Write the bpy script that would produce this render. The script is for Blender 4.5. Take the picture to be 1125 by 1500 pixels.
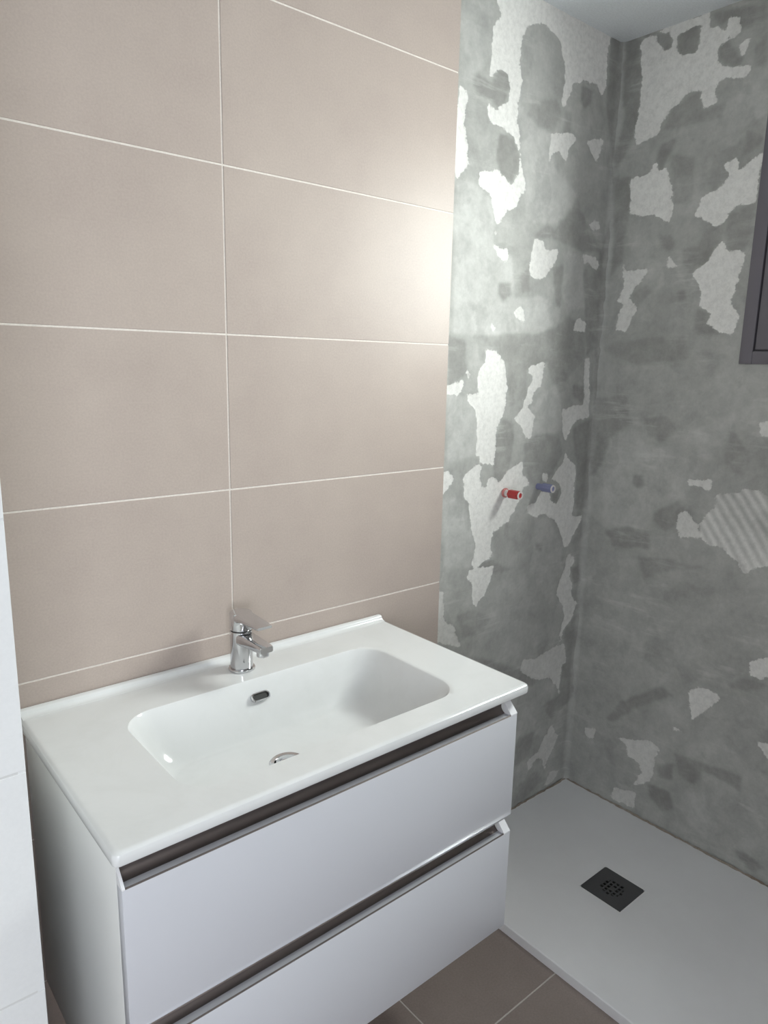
import bpy, bmesh, math, random
import numpy as np
from mathutils import Matrix, Vector

for o in list(bpy.data.objects):
    bpy.data.objects.remove(o)
S = bpy.context.scene
COL = S.collection
random.seed(4)

# ------------------------------------------------------------------ camera
FPX = 1050.77                                    # focal length in pixels of the 1125 x 1500 frame
CAM = np.array([-0.67384, -1.27065, 1.39305])
ROT = np.array([[0.76572062, 0.11418729, -0.63295592],
                [-0.64284779, 0.16718245, -0.74752709],
                [0.02046103, 0.97929122, 0.20142009]])
cd = bpy.data.cameras.new('camera')
cam = bpy.data.objects.new('camera', cd)
COL.objects.link(cam)
cd.sensor_fit = 'HORIZONTAL'
cd.sensor_width = 36.0
cd.lens = FPX / 1125 * 36.0
cd.clip_start = 0.02
m4 = Matrix([[*ROT[0], CAM[0]], [*ROT[1], CAM[1]], [*ROT[2], CAM[2]], [0, 0, 0, 1]])
cam.matrix_world = m4
S.camera = cam

# ------------------------------------------------------------------ world, lights, exposure
S.view_settings.view_transform = 'Standard'
S.view_settings.look = 'None'
S.view_settings.gamma = 1.0
S.view_settings.use_curve_mapping = False
S.view_settings.exposure = 0.69

w = bpy.data.worlds.new('overcast_sky')
S.world = w
w.use_nodes = True
w.node_tree.nodes['Background'].inputs[0].default_value = (0.80, 0.88, 1.0, 1)
w.node_tree.nodes['Background'].inputs[1].default_value = 1.0


def area(name, loc, direction, sx, sy, power, col):
    l = bpy.data.lights.new(name, 'AREA')
    l.shape = 'RECTANGLE'
    l.size, l.size_y = sx, sy
    l.energy = power
    l.color = col
    o = bpy.data.objects.new(name, l)
    COL.objects.link(o)
    o.location = loc
    o.rotation_euler = Vector(direction).to_track_quat('-Z', 'Z').to_euler()
    return o


# daylight outside the bathroom window and daylight of the room beyond the doorway
area('window_daylight', (1.70, -1.08, 2.02), (-0.76, 0.60, -0.30), 1.10, 1.00, 126, (1.0, 0.99, 0.97))
area('doorway_daylight', (-1.20, -2.62, 1.10), (0.12, 1, -0.10), 0.95, 1.0, 17, (0.93, 0.96, 1.0))

# ------------------------------------------------------------------ dimensions
TILE_EDGE = 0.597        # where the wall tiles stop
XW = 1.247               # face of the right-hand wall
YC = 0.012               # face of the cement behind the tile face (tile face is y = 0)
ZC = 2.281               # ceiling
ZJ = 1.743               # one horizontal joint of the wall tiles
ZT = 0.025               # top of the shower tray
YF = -2.10               # wall behind the camera
XL = -1.60               # far left wall
NIB_X, NIB_Y = -0.497, -0.42
WY0, WY1, WZ0, WZ1 = -1.04, -0.411, 1.413, 2.10   # window opening


# ------------------------------------------------------------------ materials
def mat(name, col, rough=0.5, metal=0.0, spec=0.5, coat=0.0):
    m = bpy.data.materials.new(name)
    m.use_nodes = True
    b = m.node_tree.nodes['Principled BSDF']
    b.inputs['Base Color'].default_value = (*col, 1)
    b.inputs['Roughness'].default_value = rough
    b.inputs['Metallic'].default_value = metal
    b.inputs['Specular IOR Level'].default_value = spec
    b.inputs['Coat Weight'].default_value = coat
    b.inputs['Coat Roughness'].default_value = 0.05
    return m


class NT:
    def __init__(s, m):
        s.t = m.node_tree
        s.b = s.t.nodes['Principled BSDF']

    def n(s, kind, **kw):
        nd = s.t.nodes.new(kind)
        for k, v in kw.items():
            if k.startswith('i_'):
                nd.inputs[k[2:].replace('_', ' ')].default_value = v
            else:
                setattr(nd, k, v)
        return nd

    def l(s, a, b):
        s.t.links.new(a, b)

    def coords(s):
        return s.n('ShaderNodeTexCoord').outputs['Object']

    def noise(s, scale, detail=4, rough=0.6, vec=None, dist=0.0):
        nd = s.n('ShaderNodeTexNoise')
        nd.inputs['Scale'].default_value = scale
        nd.inputs['Detail'].default_value = detail
        nd.inputs['Roughness'].default_value = rough
        nd.inputs['Distortion'].default_value = dist
        if vec is not None:
            s.l(vec, nd.inputs['Vector'])
        return nd.outputs['Fac']

    def ramp(s, fac, stops):
        r = s.n('ShaderNodeValToRGB')
        el = r.color_ramp.elements
        while len(el) < len(stops):
            el.new(0.5)
        for e, (p, c) in zip(el, stops):
            e.position = p
            e.color = (*c, 1) if len(c) == 3 else c
        s.l(fac, r.inputs['Fac'])
        return r.outputs['Color']

    def mix(s, fac, a, b, mode='MIX'):
        nd = s.n('ShaderNodeMix', data_type='RGBA', blend_type=mode)
        for sock, v in ((nd.inputs[0], fac), (nd.inputs[6], a), (nd.inputs[7], b)):
            if isinstance(v, (int, float)):
                sock.default_value = v
            elif isinstance(v, tuple):
                sock.default_value = (*v, 1)
            else:
                s.l(v, sock)
        return nd.outputs[2]

    def math(s, op, a, b=None, c=None, clamp=False):
        nd = s.n('ShaderNodeMath', operation=op, use_clamp=clamp)
        for i, v in enumerate((a, b, c)):
            if v is None:
                continue
            if isinstance(v, (int, float)):
                nd.inputs[i].default_value = v
            else:
                s.l(v, nd.inputs[i])
        return nd.outputs[0]

    def bump(s, h, strength, dist=0.001):
        nd = s.n('ShaderNodeBump')
        nd.inputs['Strength'].default_value = strength
        nd.inputs['Distance'].default_value = dist
        s.l(h, nd.inputs['Height'])
        s.l(nd.outputs[0], s.b.inputs['Normal'])


def stone_mat(name, a, b, scale, rough, bump=0.05, fine=220, world=True, speck=0.22):
    m = mat(name, a, rough)
    t = NT(m)
    v = t.n('ShaderNodeNewGeometry').outputs['Position'] if world else t.coords()
    n1 = t.noise(scale, 6, 0.65, v)
    n2 = t.noise(fine, 3, 0.6, v)
    c = t.ramp(n1, [(0.3, a), (0.7, b)])
    c2 = t.mix(speck, c, t.ramp(n2, [(0.35, tuple(x * 0.75 for x in a)), (0.65, tuple(min(1, x * 1.18) for x in b))]))
    t.l(c2, t.b.inputs['Base Color'])
    t.bump(n2, bump, 0.0006)
    return m


M_TILE = stone_mat('beige_tile', (0.420, 0.352, 0.316), (0.475, 0.404, 0.360), 5, 0.42, 0.03, 260, True, 0.14)
M_TILE.node_tree.nodes['Principled BSDF'].inputs['Specular IOR Level'].default_value = 0.29
M_FLOOR = stone_mat('taupe_floor_tile', (0.235, 0.19, 0.172), (0.285, 0.235, 0.212), 7, 0.5, 0.1)
M_GROUT = stone_mat('pale_grout', (0.70, 0.65, 0.60), (0.76, 0.71, 0.66), 30, 0.8)
M_FGROUT = stone_mat('grey_grout', (0.52, 0.48, 0.45), (0.58, 0.54, 0.50), 30, 0.8)
M_WTILE = stone_mat('white_wall_tile', (0.75, 0.76, 0.76), (0.78, 0.79, 0.79), 4, 0.35, 0.02, 220, True, 0.05)
M_WGROUT = mat('grey_tile_grout', (0.66, 0.66, 0.65), 0.8)
M_PLAIN = stone_mat('wall_plaster', (0.76, 0.74, 0.71), (0.80, 0.78, 0.75), 3, 0.8)
M_CEIL = stone_mat('ceiling_paint', (0.76, 0.79, 0.81), (0.79, 0.82, 0.84), 2, 0.85, 0.03)
M_CERAMIC = mat('white_ceramic', (0.80, 0.81, 0.80), 0.12, 0, 0.5)
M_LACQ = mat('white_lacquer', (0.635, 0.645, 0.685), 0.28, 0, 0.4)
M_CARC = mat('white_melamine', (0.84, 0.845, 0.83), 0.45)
M_CAP = mat('white_end_cap', (0.86, 0.86, 0.88), 0.35)
M_ALU = mat('satin_aluminium', (0.21, 0.182, 0.173), 0.45, 1.0)
M_GLINT = mat('edge_glint_metal', (0.86, 0.86, 0.88), 0.22, 1.0)  # bright tone for the reflected line below the upper drawer
M_CHROME = mat('chrome', (0.64, 0.64, 0.655), 0.08, 1.0)
M_DARK = mat('recess_shade', (0.02, 0.02, 0.02), 0.6)  # near-black colour standing in for shade in openings and gaps
M_DRAIN = mat('anthracite_metal', (0.085, 0.085, 0.088), 0.45, 0.3)
M_WIN = mat('dark_aluminium_frame', (0.15, 0.14, 0.16), 0.45, 0.2)
M_GASKET = mat('black_gasket', (0.07, 0.065, 0.075), 0.6)
M_RED = mat('red_plastic', (0.42, 0.03, 0.03), 0.4)
M_BLUE = mat('blue_plastic', (0.20, 0.21, 0.34), 0.4)
M_PIPE = mat('pipe_white', (0.62, 0.58, 0.56), 0.5)
M_SEAL = stone_mat('brown_dirty_sealant', (0.20, 0.145, 0.10), (0.36, 0.33, 0.29), 14, 0.8)
M_BRASS = mat('brass', (0.55, 0.42, 0.22), 0.35, 1.0)

# shower tray: resin with slate relief
M_TRAY = mat('white_resin_tray', (0.60, 0.60, 0.605), 0.45)
t = NT(M_TRAY)
v = t.coords()
n1 = t.noise(55, 8, 0.7, v)
n2 = t.noise(4, 4, 0.6, v)
t.l(t.ramp(n2, [(0.3, (0.75, 0.745, 0.755)), (0.7, (0.80, 0.80, 0.81))]), t.b.inputs['Base Color'])
t.bump(n1, 0.25, 0.002)

# faint dust smears on the ceramic
t = NT(M_CERAMIC)
v = t.coords()
sm = t.noise(9, 6, 0.7, v, 0.6)
t.l(t.ramp(sm, [(0.30, (0.73, 0.74, 0.735)), (0.55, (0.765, 0.775, 0.775))]), t.b.inputs['Base Color'])

# glass
M_GLASS = bpy.data.materials.new('window_glass')
M_GLASS.use_nodes = True
nt = M_GLASS.node_tree
nt.nodes.clear()
out = nt.nodes.new('ShaderNodeOutputMaterial')
mx = nt.nodes.new('ShaderNodeMixShader')
tr = nt.nodes.new('ShaderNodeBsdfTransparent')
gl = nt.nodes.new('ShaderNodeBsdfGlossy')
gl.inputs['Roughness'].default_value = 0.03
tr.inputs[0].default_value = (0.93, 0.96, 0.95, 1)
mx.inputs[0].default_value = 0.07
nt.links.new(tr.outputs[0], mx.inputs[1])
nt.links.new(gl.outputs[0], mx.inputs[2])
nt.links.new(mx.outputs[0], out.inputs[0])

# cement scraped over plaster: the patch layer tells plaster / dark cement / pale cement, the pale partly painted window light
M_CEM = mat('cement_over_plaster', (0.3, 0.3, 0.29), 0.9, 0, 0.25)
t = NT(M_CEM)
v = t.coords()
at = t.n('ShaderNodeAttribute', attribute_name='patch')
sp = t.n('ShaderNodeSeparateColor')
t.l(at.outputs['Color'], sp.inputs[0])
r_, g_, b_ = sp.outputs[0], sp.outputs[1], sp.outputs[2]
nf = t.noise(75, 7, 0.75, v)
nm = t.noise(14, 6, 0.68, v, 0.2)
nl = t.noise(5, 5, 0.6, v, 0.5)
cem = t.ramp(t.math('ADD', t.math('MULTIPLY', nm, 0.6), t.math('MULTIPLY', nl, 0.4)),
             [(0.34, (0.345, 0.345, 0.327)), (0.66, (0.51, 0.51, 0.485))])
cem = t.mix(t.math('MULTIPLY', b_, 0.62), cem, t.ramp(nm, [(0.35, (0.50, 0.50, 0.48)), (0.65, (0.66, 0.66, 0.635))]))
cem = t.mix(t.math('MULTIPLY', g_, 0.95), cem, t.ramp(nm, [(0.35, (0.255, 0.252, 0.238)), (0.65, (0.35, 0.347, 0.328))]))
nb = t.noise(8, 5, 0.55, v, 0.3)
cem = t.mix(t.math('MULTIPLY', t.ramp(nb, [(0.555, (0, 0, 0)), (0.60, (1, 1, 1))]), 0.20), cem, (0.24, 0.238, 0.225))
mp = t.n('ShaderNodeMapping')
mp.inputs['Rotation'].default_value = (0.6, 0.7, 0.5)
mp.inputs['Scale'].default_value = (6, 6, 45)
t.l(v, mp.inputs['Vector'])
ns = t.noise(1.0, 5, 0.65, mp.outputs[0], 0.3)
sm_ = t.noise(7, 3, 0.5, v)
stk = t.math('MULTIPLY', t.ramp(ns, [(0.54, (0, 0, 0)), (0.70, (1, 1, 1))]), t.ramp(sm_, [(0.45, (0, 0, 0)), (0.65, (1, 1, 1))]))
cem = t.mix(t.math('MULTIPLY', stk, 0.45), cem, (0.66, 0.655, 0.63))
pl = t.ramp(nf, [(0.30, (0.71, 0.70, 0.67)), (0.55, (0.79, 0.78, 0.75))])
ww = t.math('ADD', r_, t.math('MULTIPLY', t.math('SUBTRACT', t.math('ADD', t.math('MULTIPLY', nf, 0.6), t.math('MULTIPLY', ns, 0.4)), 0.5), 2.8))
mr = t.n('ShaderNodeMapRange', interpolation_type='SMOOTHSTEP')
t.l(ww, mr.inputs[0])
mr.inputs[1].default_value = 0.36
mr.inputs[2].default_value = 0.64
cover = t.math('MULTIPLY', mr.outputs[0], at.outputs['Alpha'])
c = t.mix(cover, cem, pl)
t.l(t.mix(0.30, c, t.ramp(nf, [(0.3, (0.6, 0.6, 0.6)), (0.65, (1.0, 1.0, 1.0))]), 'MULTIPLY'), t.b.inputs['Base Color'])
hh = t.math('SUBTRACT', t.math('MULTIPLY', nf, 0.7), mr.outputs[0])
t.bump(hh, 0.35, 0.0015)


# ------------------------------------------------------------------ mesh helpers
def link(name, me, m=None, parent=None):
    o = bpy.data.objects.new(name, me)
    COL.objects.link(o)
    if m is not None and len(me.materials) == 0:
        me.materials.append(m)
    if parent is not None:
        o.parent = parent
    return o


def tag(o, label, cat=None, group=None, kind=None):
    o['label'] = label
    if cat:
        o['category'] = cat
    if group:
        o['group'] = group
    if kind:
        o['kind'] = kind
    return o


def empty(name, loc):
    o = bpy.data.objects.new(name, None)
    COL.objects.link(o)
    o.location = loc
    o.empty_display_size = 0.05
    return o


def box(bm, x0, x1, y0, y1, z0, z1):
    vs = [bm.verts.new((x, y, z)) for z in (z0, z1) for y in (y0, y1) for x in (x0, x1)]
    for f in ((0, 2, 3, 1), (4, 5, 7, 6), (0, 1, 5, 4), (2, 6, 7, 3), (0, 4, 6, 2), (1, 3, 7, 5)):
        bm.faces.new([vs[i] for i in f])
    return vs


def done(name, bm, m, parent=None, bevel=0, seg=2, smooth=False, origin=None):
    bmesh.ops.recalc_face_normals(bm, faces=bm.faces)
    if bevel:
        bmesh.ops.bevel(bm, geom=list(bm.edges), offset=bevel, segments=seg, profile=0.5, affect='EDGES')
    if smooth:
        for f in bm.faces:
            f.smooth = True
    off = Vector((0, 0, 0))
    if parent is not None:
        off = parent.matrix_basis.translation.copy()
        if parent.parent is not None:
            off += parent.parent.matrix_basis.translation
    if origin is not None:
        off = Vector(origin)
    bmesh.ops.translate(bm, verts=bm.verts, vec=-off)
    me = bpy.data.meshes.new(name)
    bm.to_mesh(me)
    bm.free()
    o = link(name, me, m, parent)
    if origin is not None and parent is None:
        o.location = origin
    if smooth:
        try:
            me.set_sharp_from_angle(angle=math.radians(35))
        except Exception:
            pass
    return o


def boxes(name, lst, m, parent=None, bevel=0, seg=2, origin=None):
    bm = bmesh.new()
    for b in lst:
        if bevel:
            t_ = bmesh.new()
            box(t_, *b)
            bmesh.ops.recalc_face_normals(t_, faces=t_.faces)
            bmesh.ops.bevel(t_, geom=list(t_.edges), offset=bevel, segments=seg, profile=0.5, affect='EDGES')
            me = bpy.data.meshes.new('tmp')
            t_.to_mesh(me)
            t_.free()
            bm.from_mesh(me)
            bpy.data.meshes.remove(me)
        else:
            box(bm, *b)
    return done(name, bm, m, parent, origin=origin, smooth=bool(bevel))


def lathe(bm, prof, n=40, cx=0, cy=0, cz=0, axis='z'):
    rings = []
    for r, h in prof:
        ring = []
        for i in range(n):
            a = 2 * math.pi * i / n
            p = (r * math.cos(a), r * math.sin(a), h)
            if axis == 'y':
                p = (p[0], -h, p[1])
            ring.append(bm.verts.new((cx + p[0], cy + p[1], cz + p[2])))
        rings.append(ring)
    for a, b in zip(rings, rings[1:]):
        for i in range(n):
            bm.faces.new((a[i], a[(i + 1) % n], b[(i + 1) % n], b[i]))
    bm.faces.new(rings[0])
    bm.faces.new(rings[-1][::-1])


def prism_x(bm, prof, x0, x1):
    """closed (y, z) outline pulled along x"""
    a = [bm.verts.new((x0, y, z)) for y, z in prof]
    b = [bm.verts.new((x1, y, z)) for y, z in prof]
    n = len(prof)
    for i in range(n):
        bm.faces.new((a[i], a[(i + 1) % n], b[(i + 1) % n], b[i]))
    bm.faces.new(a)
    bm.faces.new(b[::-1])


_tile_cache = {}


def tile_mesh(kind, w_, h_, d, ch=0.0006):
    """slab lying in its own u (width) / v (height) plane, thickness d, chamfered face; face at local w = 0"""
    key = (kind, round(w_, 4), round(h_, 4))
    if key in _tile_cache:
        return _tile_cache[key]
    me = bpy.data.meshes.new('tile')
    lay = [(0, 0, d), (0, 0, ch), (ch, ch, 0)]
    vs, fs = [], []
    for iu, iv, dep in lay:
        for (u, q) in ((iu, iv), (w_ - iu, iv), (w_ - iu, h_ - iv), (iu, h_ - iv)):
            if kind == 'wall':
                vs.append((u, dep, q))
            else:
                vs.append((u, q, -dep))
    for k in (0, 1):
        for i in range(4):
            j = (i + 1) % 4
            fs.append((k * 4 + i, k * 4 + j, k * 4 + 4 + j, k * 4 + 4 + i))
    fs += [(8, 9, 10, 11), (3, 2, 1, 0)]
    me.from_pydata(vs, [], fs)
    bm = bmesh.new()
    bm.from_mesh(me)
    bmesh.ops.recalc_face_normals(bm, faces=bm.faces)
    bm.to_mesh(me)
    bm.free()
    _tile_cache[key] = me
    return me


def lay_tiles(name, kind, us, vs_, place, m, parent, gap=0.003, d=0.009):
    for u0, u1 in zip(us, us[1:]):
        for v0, v1 in zip(vs_, vs_[1:]):
            if u1 - u0 < 0.02 or v1 - v0 < 0.02:
                continue
            me = tile_mesh(kind, u1 - u0 - gap, v1 - v0 - gap, d)
            o = link(name, me, m, parent)
            o.location = place(u0 + gap / 2, v0 + gap / 2)


# ------------------------------------------------------------------ pixel -> point on a wall
def ray(u, v_):
    return ROT @ np.array([(u - 562.5) / FPX, -(v_ - 750) / FPX, -1.0])


def on_y(u, v_, Y):
    d = ray(u, v_)
    return CAM + d * (Y - CAM[1]) / d[1]


def on_x(u, v_, X):
    d = ray(u, v_)
    return CAM + d * (X - CAM[0]) / d[0]


# ------------------------------------------------------------------ room shell
floor = boxes('floor', [(XL, XW + 0.012, YF, 0.012, -0.12, -0.0008)], M_FGROUT)
tag(floor, 'taupe stone-look floor tiles with thin grey joints', kind='structure')
xs = [XL, -0.955, -0.355, 0.245, 0.845, XW + 0.012]
ys = [YF, -1.95, -1.65, -1.35, -1.05, -0.75, -0.45, -0.15, 0.011]
lay_tiles('floor_tile', 'floor', xs, ys, lambda x, y: (x, y, 0.0), M_FLOOR, floor, 0.0032, 0.0009)

ceiling = boxes('ceiling', [(XL, XW + 0.012, YF, 0.02, ZC, ZC + 0.12)], M_CEIL)
tag(ceiling, 'plain light grey painted ceiling', kind='structure')

wall_back = boxes('wall_back', [(XL, TILE_EDGE - 0.0015, 0.0012, 0.14, 0, ZC), (TILE_EDGE - 0.0015, XW + 0.012, 0.024, 0.14, 0, ZC)], M_GROUT)
tag(wall_back, 'wall half covered with large beige tiles, half with patchy bare cement', kind='structure')
zs = [0.0] + [ZJ + 0.3 * k for k in range(-5, 2)] + [ZC]
lay_tiles('wall_tile', 'wall', [NIB_X, 0.0, TILE_EDGE + 0.0015], zs, lambda x, z: (x, 0.0, z), M_TILE, wall_back, 0.0034, 0.0012)

# white tiled wall return beside the vanity
wall_left = boxes('wall_left', [(XL, NIB_X - 0.0085, NIB_Y + 0.0009, 0.0, 0, ZC)], M_WGROUT)
tag(wall_left, 'white tiled wall return standing forward beside the vanity', kind='structure')
lay_tiles('wall_tile', 'wall', [XL, -1.097, NIB_X + 0.0015], [0.0, 0.01, 0.312, 0.614, 0.916, 1.218, 1.52, 1.822, 2.124, ZC],
          lambda x, z: (x, NIB_Y, z), M_WTILE, wall_left, 0.003, 0.0009)
side = boxes('wall_lining', [(NIB_X - 0.0085, NIB_X, NIB_Y + 0.0009, -0.0005, 0, ZC)], M_WTILE, wall_left)

# wall behind the camera with an open doorway
DX0, DX1, DZ = -1.50, -0.70, 2.03
wall_far = boxes('wall_side', [(XL - 0.12, XL, YF, 0.012, 0, ZC)], M_PLAIN)
tag(wall_far, 'plain plastered wall beside the open doorway', kind='structure')
wall_front = boxes('wall_front', [(XL, DX0, YF - 0.1, YF, 0, ZC), (DX1, XW + 0.012, YF - 0.1, YF, 0, ZC), (DX0, DX1, YF - 0.1, YF, DZ, ZC)], M_PLAIN)
tag(wall_front, 'plain plastered wall with an open doorway facing the vanity', kind='structure')
trim = boxes('trim_1', [(DX0 - 0.06, DX0 + 0.012, YF - 0.1, YF + 0.014, 0, DZ), (DX1 - 0.012, DX1 + 0.06, YF - 0.1, YF + 0.014, 0, DZ),
                        (DX0 - 0.06, DX1 + 0.06, YF - 0.1, YF + 0.014, DZ - 0.012, DZ + 0.06)], M_CARC)
tag(trim, 'white painted frame of the open doorway', kind='structure')

# wall with the window
wx0, wx1 = XW + 0.012, XW + 0.16
wall_right = boxes('wall_right', [(wx0, wx1, YF, WY0, 0, ZC), (wx0, wx1, WY1, 0.14, 0, ZC), (wx0, wx1, WY0, WY1, 0, WZ0), (wx0, wx1, WY0, WY1, WZ1, ZC)], M_PLAIN)
tag(wall_right, 'bare wall of patchy grey cement and white plaster with a window', kind='structure')


# ------------------------------------------------------------------ cement layers
def lattice(seed):
    rs = np.random.RandomState(seed)
    T = rs.rand(64, 64)

    def f(x, y):
        x0 = np.floor(x).astype(int)
        y0 = np.floor(y).astype(int)
        fx, fy = x - x0, y - y0
        fx, fy = fx * fx * (3 - 2 * fx), fy * fy * (3 - 2 * fy)
        a, b = T[x0 % 64, y0 % 64], T[(x0 + 1) % 64, y0 % 64]
        c_, d = T[x0 % 64, (y0 + 1) % 64], T[(x0 + 1) % 64, (y0 + 1) % 64]
        return (a * (1 - fx) + b * fx) * (1 - fy) + (c_ * (1 - fx) + d * fx) * fy
    return f


def fbm(seed, x, y, sc, octv=4, gain=0.55):
    f = lattice(seed)
    s, a, tot = 0, 1.0, 0
    for k in range(octv):
        s = s + a * f(x * sc * 2 ** k + 7.3 * k, y * sc * 2 ** k + 3.1 * k)
        tot += a
        a *= gain
    return s / tot - 0.5


def inside(poly, x, y):
    res = np.zeros(x.shape, bool)
    n = len(poly)
    for i in range(n):
        x1, y1 = poly[i]
        x2, y2 = poly[(i + 1) % n]
        if y1 == y2:
            continue
        cnd = (y1 > y) != (y2 > y)
        res ^= cnd & (x < (x2 - x1) * (y - y1) / (y2 - y1) + x1)
    return res


def blur(a, k=1):
    for _ in range(k):
        p = np.pad(a, 1, mode='edge')
        a = (p[:-2, 1:-1] + p[2:, 1:-1] + p[1:-1, :-2] + p[1:-1, 2:] + 2 * p[1:-1, 1:-1]) / 6
    return a


# outlines of the patches: (origin x, origin y, magnification of the crop they were read from, outline)
A = (640, 0, 4.018)
B = (640, 300, 4.018)
Cc = (640, 600, 4.165)
D = (640, 900, 4.165)
E = (840, 0, 3.947)
F = (860, 260, 4.166)
G = (860, 560, 4.166)
H = (820, 880, 3.571)
WHITE_BACK = [
    (A, 1, [(355, 0), (450, -300), (600, -300), (690, 0), (1040, 195), (1005, 330), (990, 520), (970, 580), (940, 500), (880, 470), (800, 480), (775, 560), (740, 650), (718, 600), (745, 480), (752, 400), (720, 230), (640, 150), (590, 125), (530, 160), (500, 260), (480, 370), (500, 480), (490, 590), (470, 612), (420, 600), (435, 500), (410, 410), (370, 388), (305, 455), (330, 300), (335, 170), (382, 90)]),
    (A, 1, [(130, 500), (178, 570), (160, 680), (187, 890), (180, 985), (105, 1050), (100, 900), (115, 650)]),
    (A, 1, [(298, 620), (350, 658), (410, 600), (480, 615), (475, 700), (490, 800), (500, 960), (522, 1110), (470, 1215), (400, 1250), (350, 1335), (325, 1260), (310, 1140), (248, 1090), (255, 995), (300, 1002), (365, 995), (440, 1085), (482, 1020), (492, 900), (455, 800), (380, 750), (325, 735), (300, 690)]),
    (A, .85, [(665, 775), (760, 790), (800, 785), (812, 830), (770, 875), (760, 970), (720, 890), (685, 900), (650, 980), (670, 860)]),
    (A, .9, [(878, 845), (980, 815), (962, 900), (935, 965), (900, 900)]),
    (A, .7, [(890, 1320), (950, 1295), (960, 1350), (920, 1362)]),
    (A, .9, [(325, 1365), (362, 1390), (340, 1402)]),
    (B, .95, [(332, 232), (412, 265), (427, 312), (410, 340), (365, 312)]),
    (B, .9, [(575, 208), (628, 212), (640, 260), (715, 265), (700, 320), (665, 375), (640, 425), (590, 445), (548, 420), (553, 300), (565, 250)]),
    (B, .75, [(855, 288), (930, 305), (952, 350), (935, 378), (885, 333), (865, 355)]),
    (B, .85, [(440, 640), (503, 605), (515, 690), (535, 710), (480, 690)]),
    (B, .85, [(810, 690), (840, 665), (880, 700), (872, 745), (805, 740)]),
    (B, .8, [(318, 688), (355, 720), (330, 738)]),
    (B, 1, [(290, 850), (350, 855), (392, 920), (412, 1080), (387, 1240), (348, 1310), (342, 1406), (330, 1520), (245, 1520), (248, 1406), (240, 1290), (220, 1200), (178, 1140), (168, 1112), (250, 1115), (240, 1010), (250, 960), (285, 930)]),
    (B, .95, [(50, 1060), (165, 1012), (152, 1060), (125, 1112), (55, 1110)]),
    (B, .9, [(175, 950), (200, 990), (175, 1015)]),
    (B, .9, [(540, 960), (630, 918), (612, 1060), (568, 1100), (545, 1180), (525, 1200), (572, 1250), (562, 1330), (530, 1370), (508, 1350), (490, 1290), (445, 1255), (500, 1228), (518, 1170), (538, 1080), (565, 1010), (530, 1000)]),
    (B, .85, [(868, 895), (900, 905), (892, 1240), (860, 1265), (800, 1275), (772, 1340), (752, 1395), (735, 1340), (728, 1240), (780, 1188), (858, 1178)]),
    (Cc, 1, [(232, 0), (392, 0), (382, 60), (352, 120), (350, 200), (332, 240), (312, 312), (300, 335), (290, 290), (250, 285), (222, 272), (240, 160), (252, 80)]),
    (Cc, .9, [(468, 55), (540, 0), (572, 20), (588, 80), (576, 175), (540, 172), (518, 120)]),
    (Cc, .9, [(758, 0), (922, 0), (912, 50), (850, 70), (812, 110), (785, 190), (763, 150)]),
    (Cc, 1, [(158, 395), (240, 338), (266, 350), (250, 400), (270, 462), (300, 480), (302, 420), (330, 398), (380, 442), (440, 370), (525, 308), (520, 390), (552, 420), (562, 450), (522, 482), (500, 540), (470, 620), (430, 692), (340, 752), (332, 850), (330, 892), (230, 962), (213, 930), (235, 830), (215, 730), (190, 560), (158, 530)]),
    (Cc, .95, [(200, 972), (345, 948), (320, 1060), (300, 1120), (240, 1210), (215, 1180), (225, 1060), (182, 1020)]),
    (Cc, .85, [(775, 240), (800, 300), (845, 350), (832, 560), (820, 642), (850, 650), (888, 645), (840, 740), (800, 822), (775, 835), (758, 760), (740, 700), (690, 662), (640, 643), (590, 652), (542, 640), (555, 588), (600, 570), (620, 510), (640, 500), (680, 510), (690, 560), (720, 572), (762, 500), (750, 450), (690, 420), (720, 370), (770, 300)]),
    (Cc, .8, [(648, 378), (675, 390), (668, 440), (638, 442)]),
    (Cc, .95, [(28, 375), (70, 368), (107, 430), (60, 500), (28, 525)]),
    (Cc, .75, [(798, 878), (838, 900), (826, 960), (806, 1020), (822, 1080), (812, 1130), (854, 1180), (812, 1290), (772, 1340), (756, 1415), (748, 1370), (770, 1270), (760, 1200), (723, 1120), (740, 1040), (775, 960)]),
    (Cc, .62, [(0, 1090), (40, 1110), (50, 1270), (100, 1320), (120, 1400), (165, 1445), (110, 1440), (0, 1400)]),
    (D, .55, [(520, 260), (590, 272), (640, 230), (730, 185), (772, 178), (788, 290), (762, 300), (752, 380), (742, 500), (720, 430), (680, 390), (600, 402), (495, 342)]),
    (D, .52, [(700, 675), (738, 740), (700, 830), (672, 890), (656, 955), (640, 880), (610, 880), (570, 940), (548, 965), (548, 900), (620, 830), (650, 750)]),
    (D, .45, [(690, 950), (742, 960), (700, 1030), (650, 1052)]),
]
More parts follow.
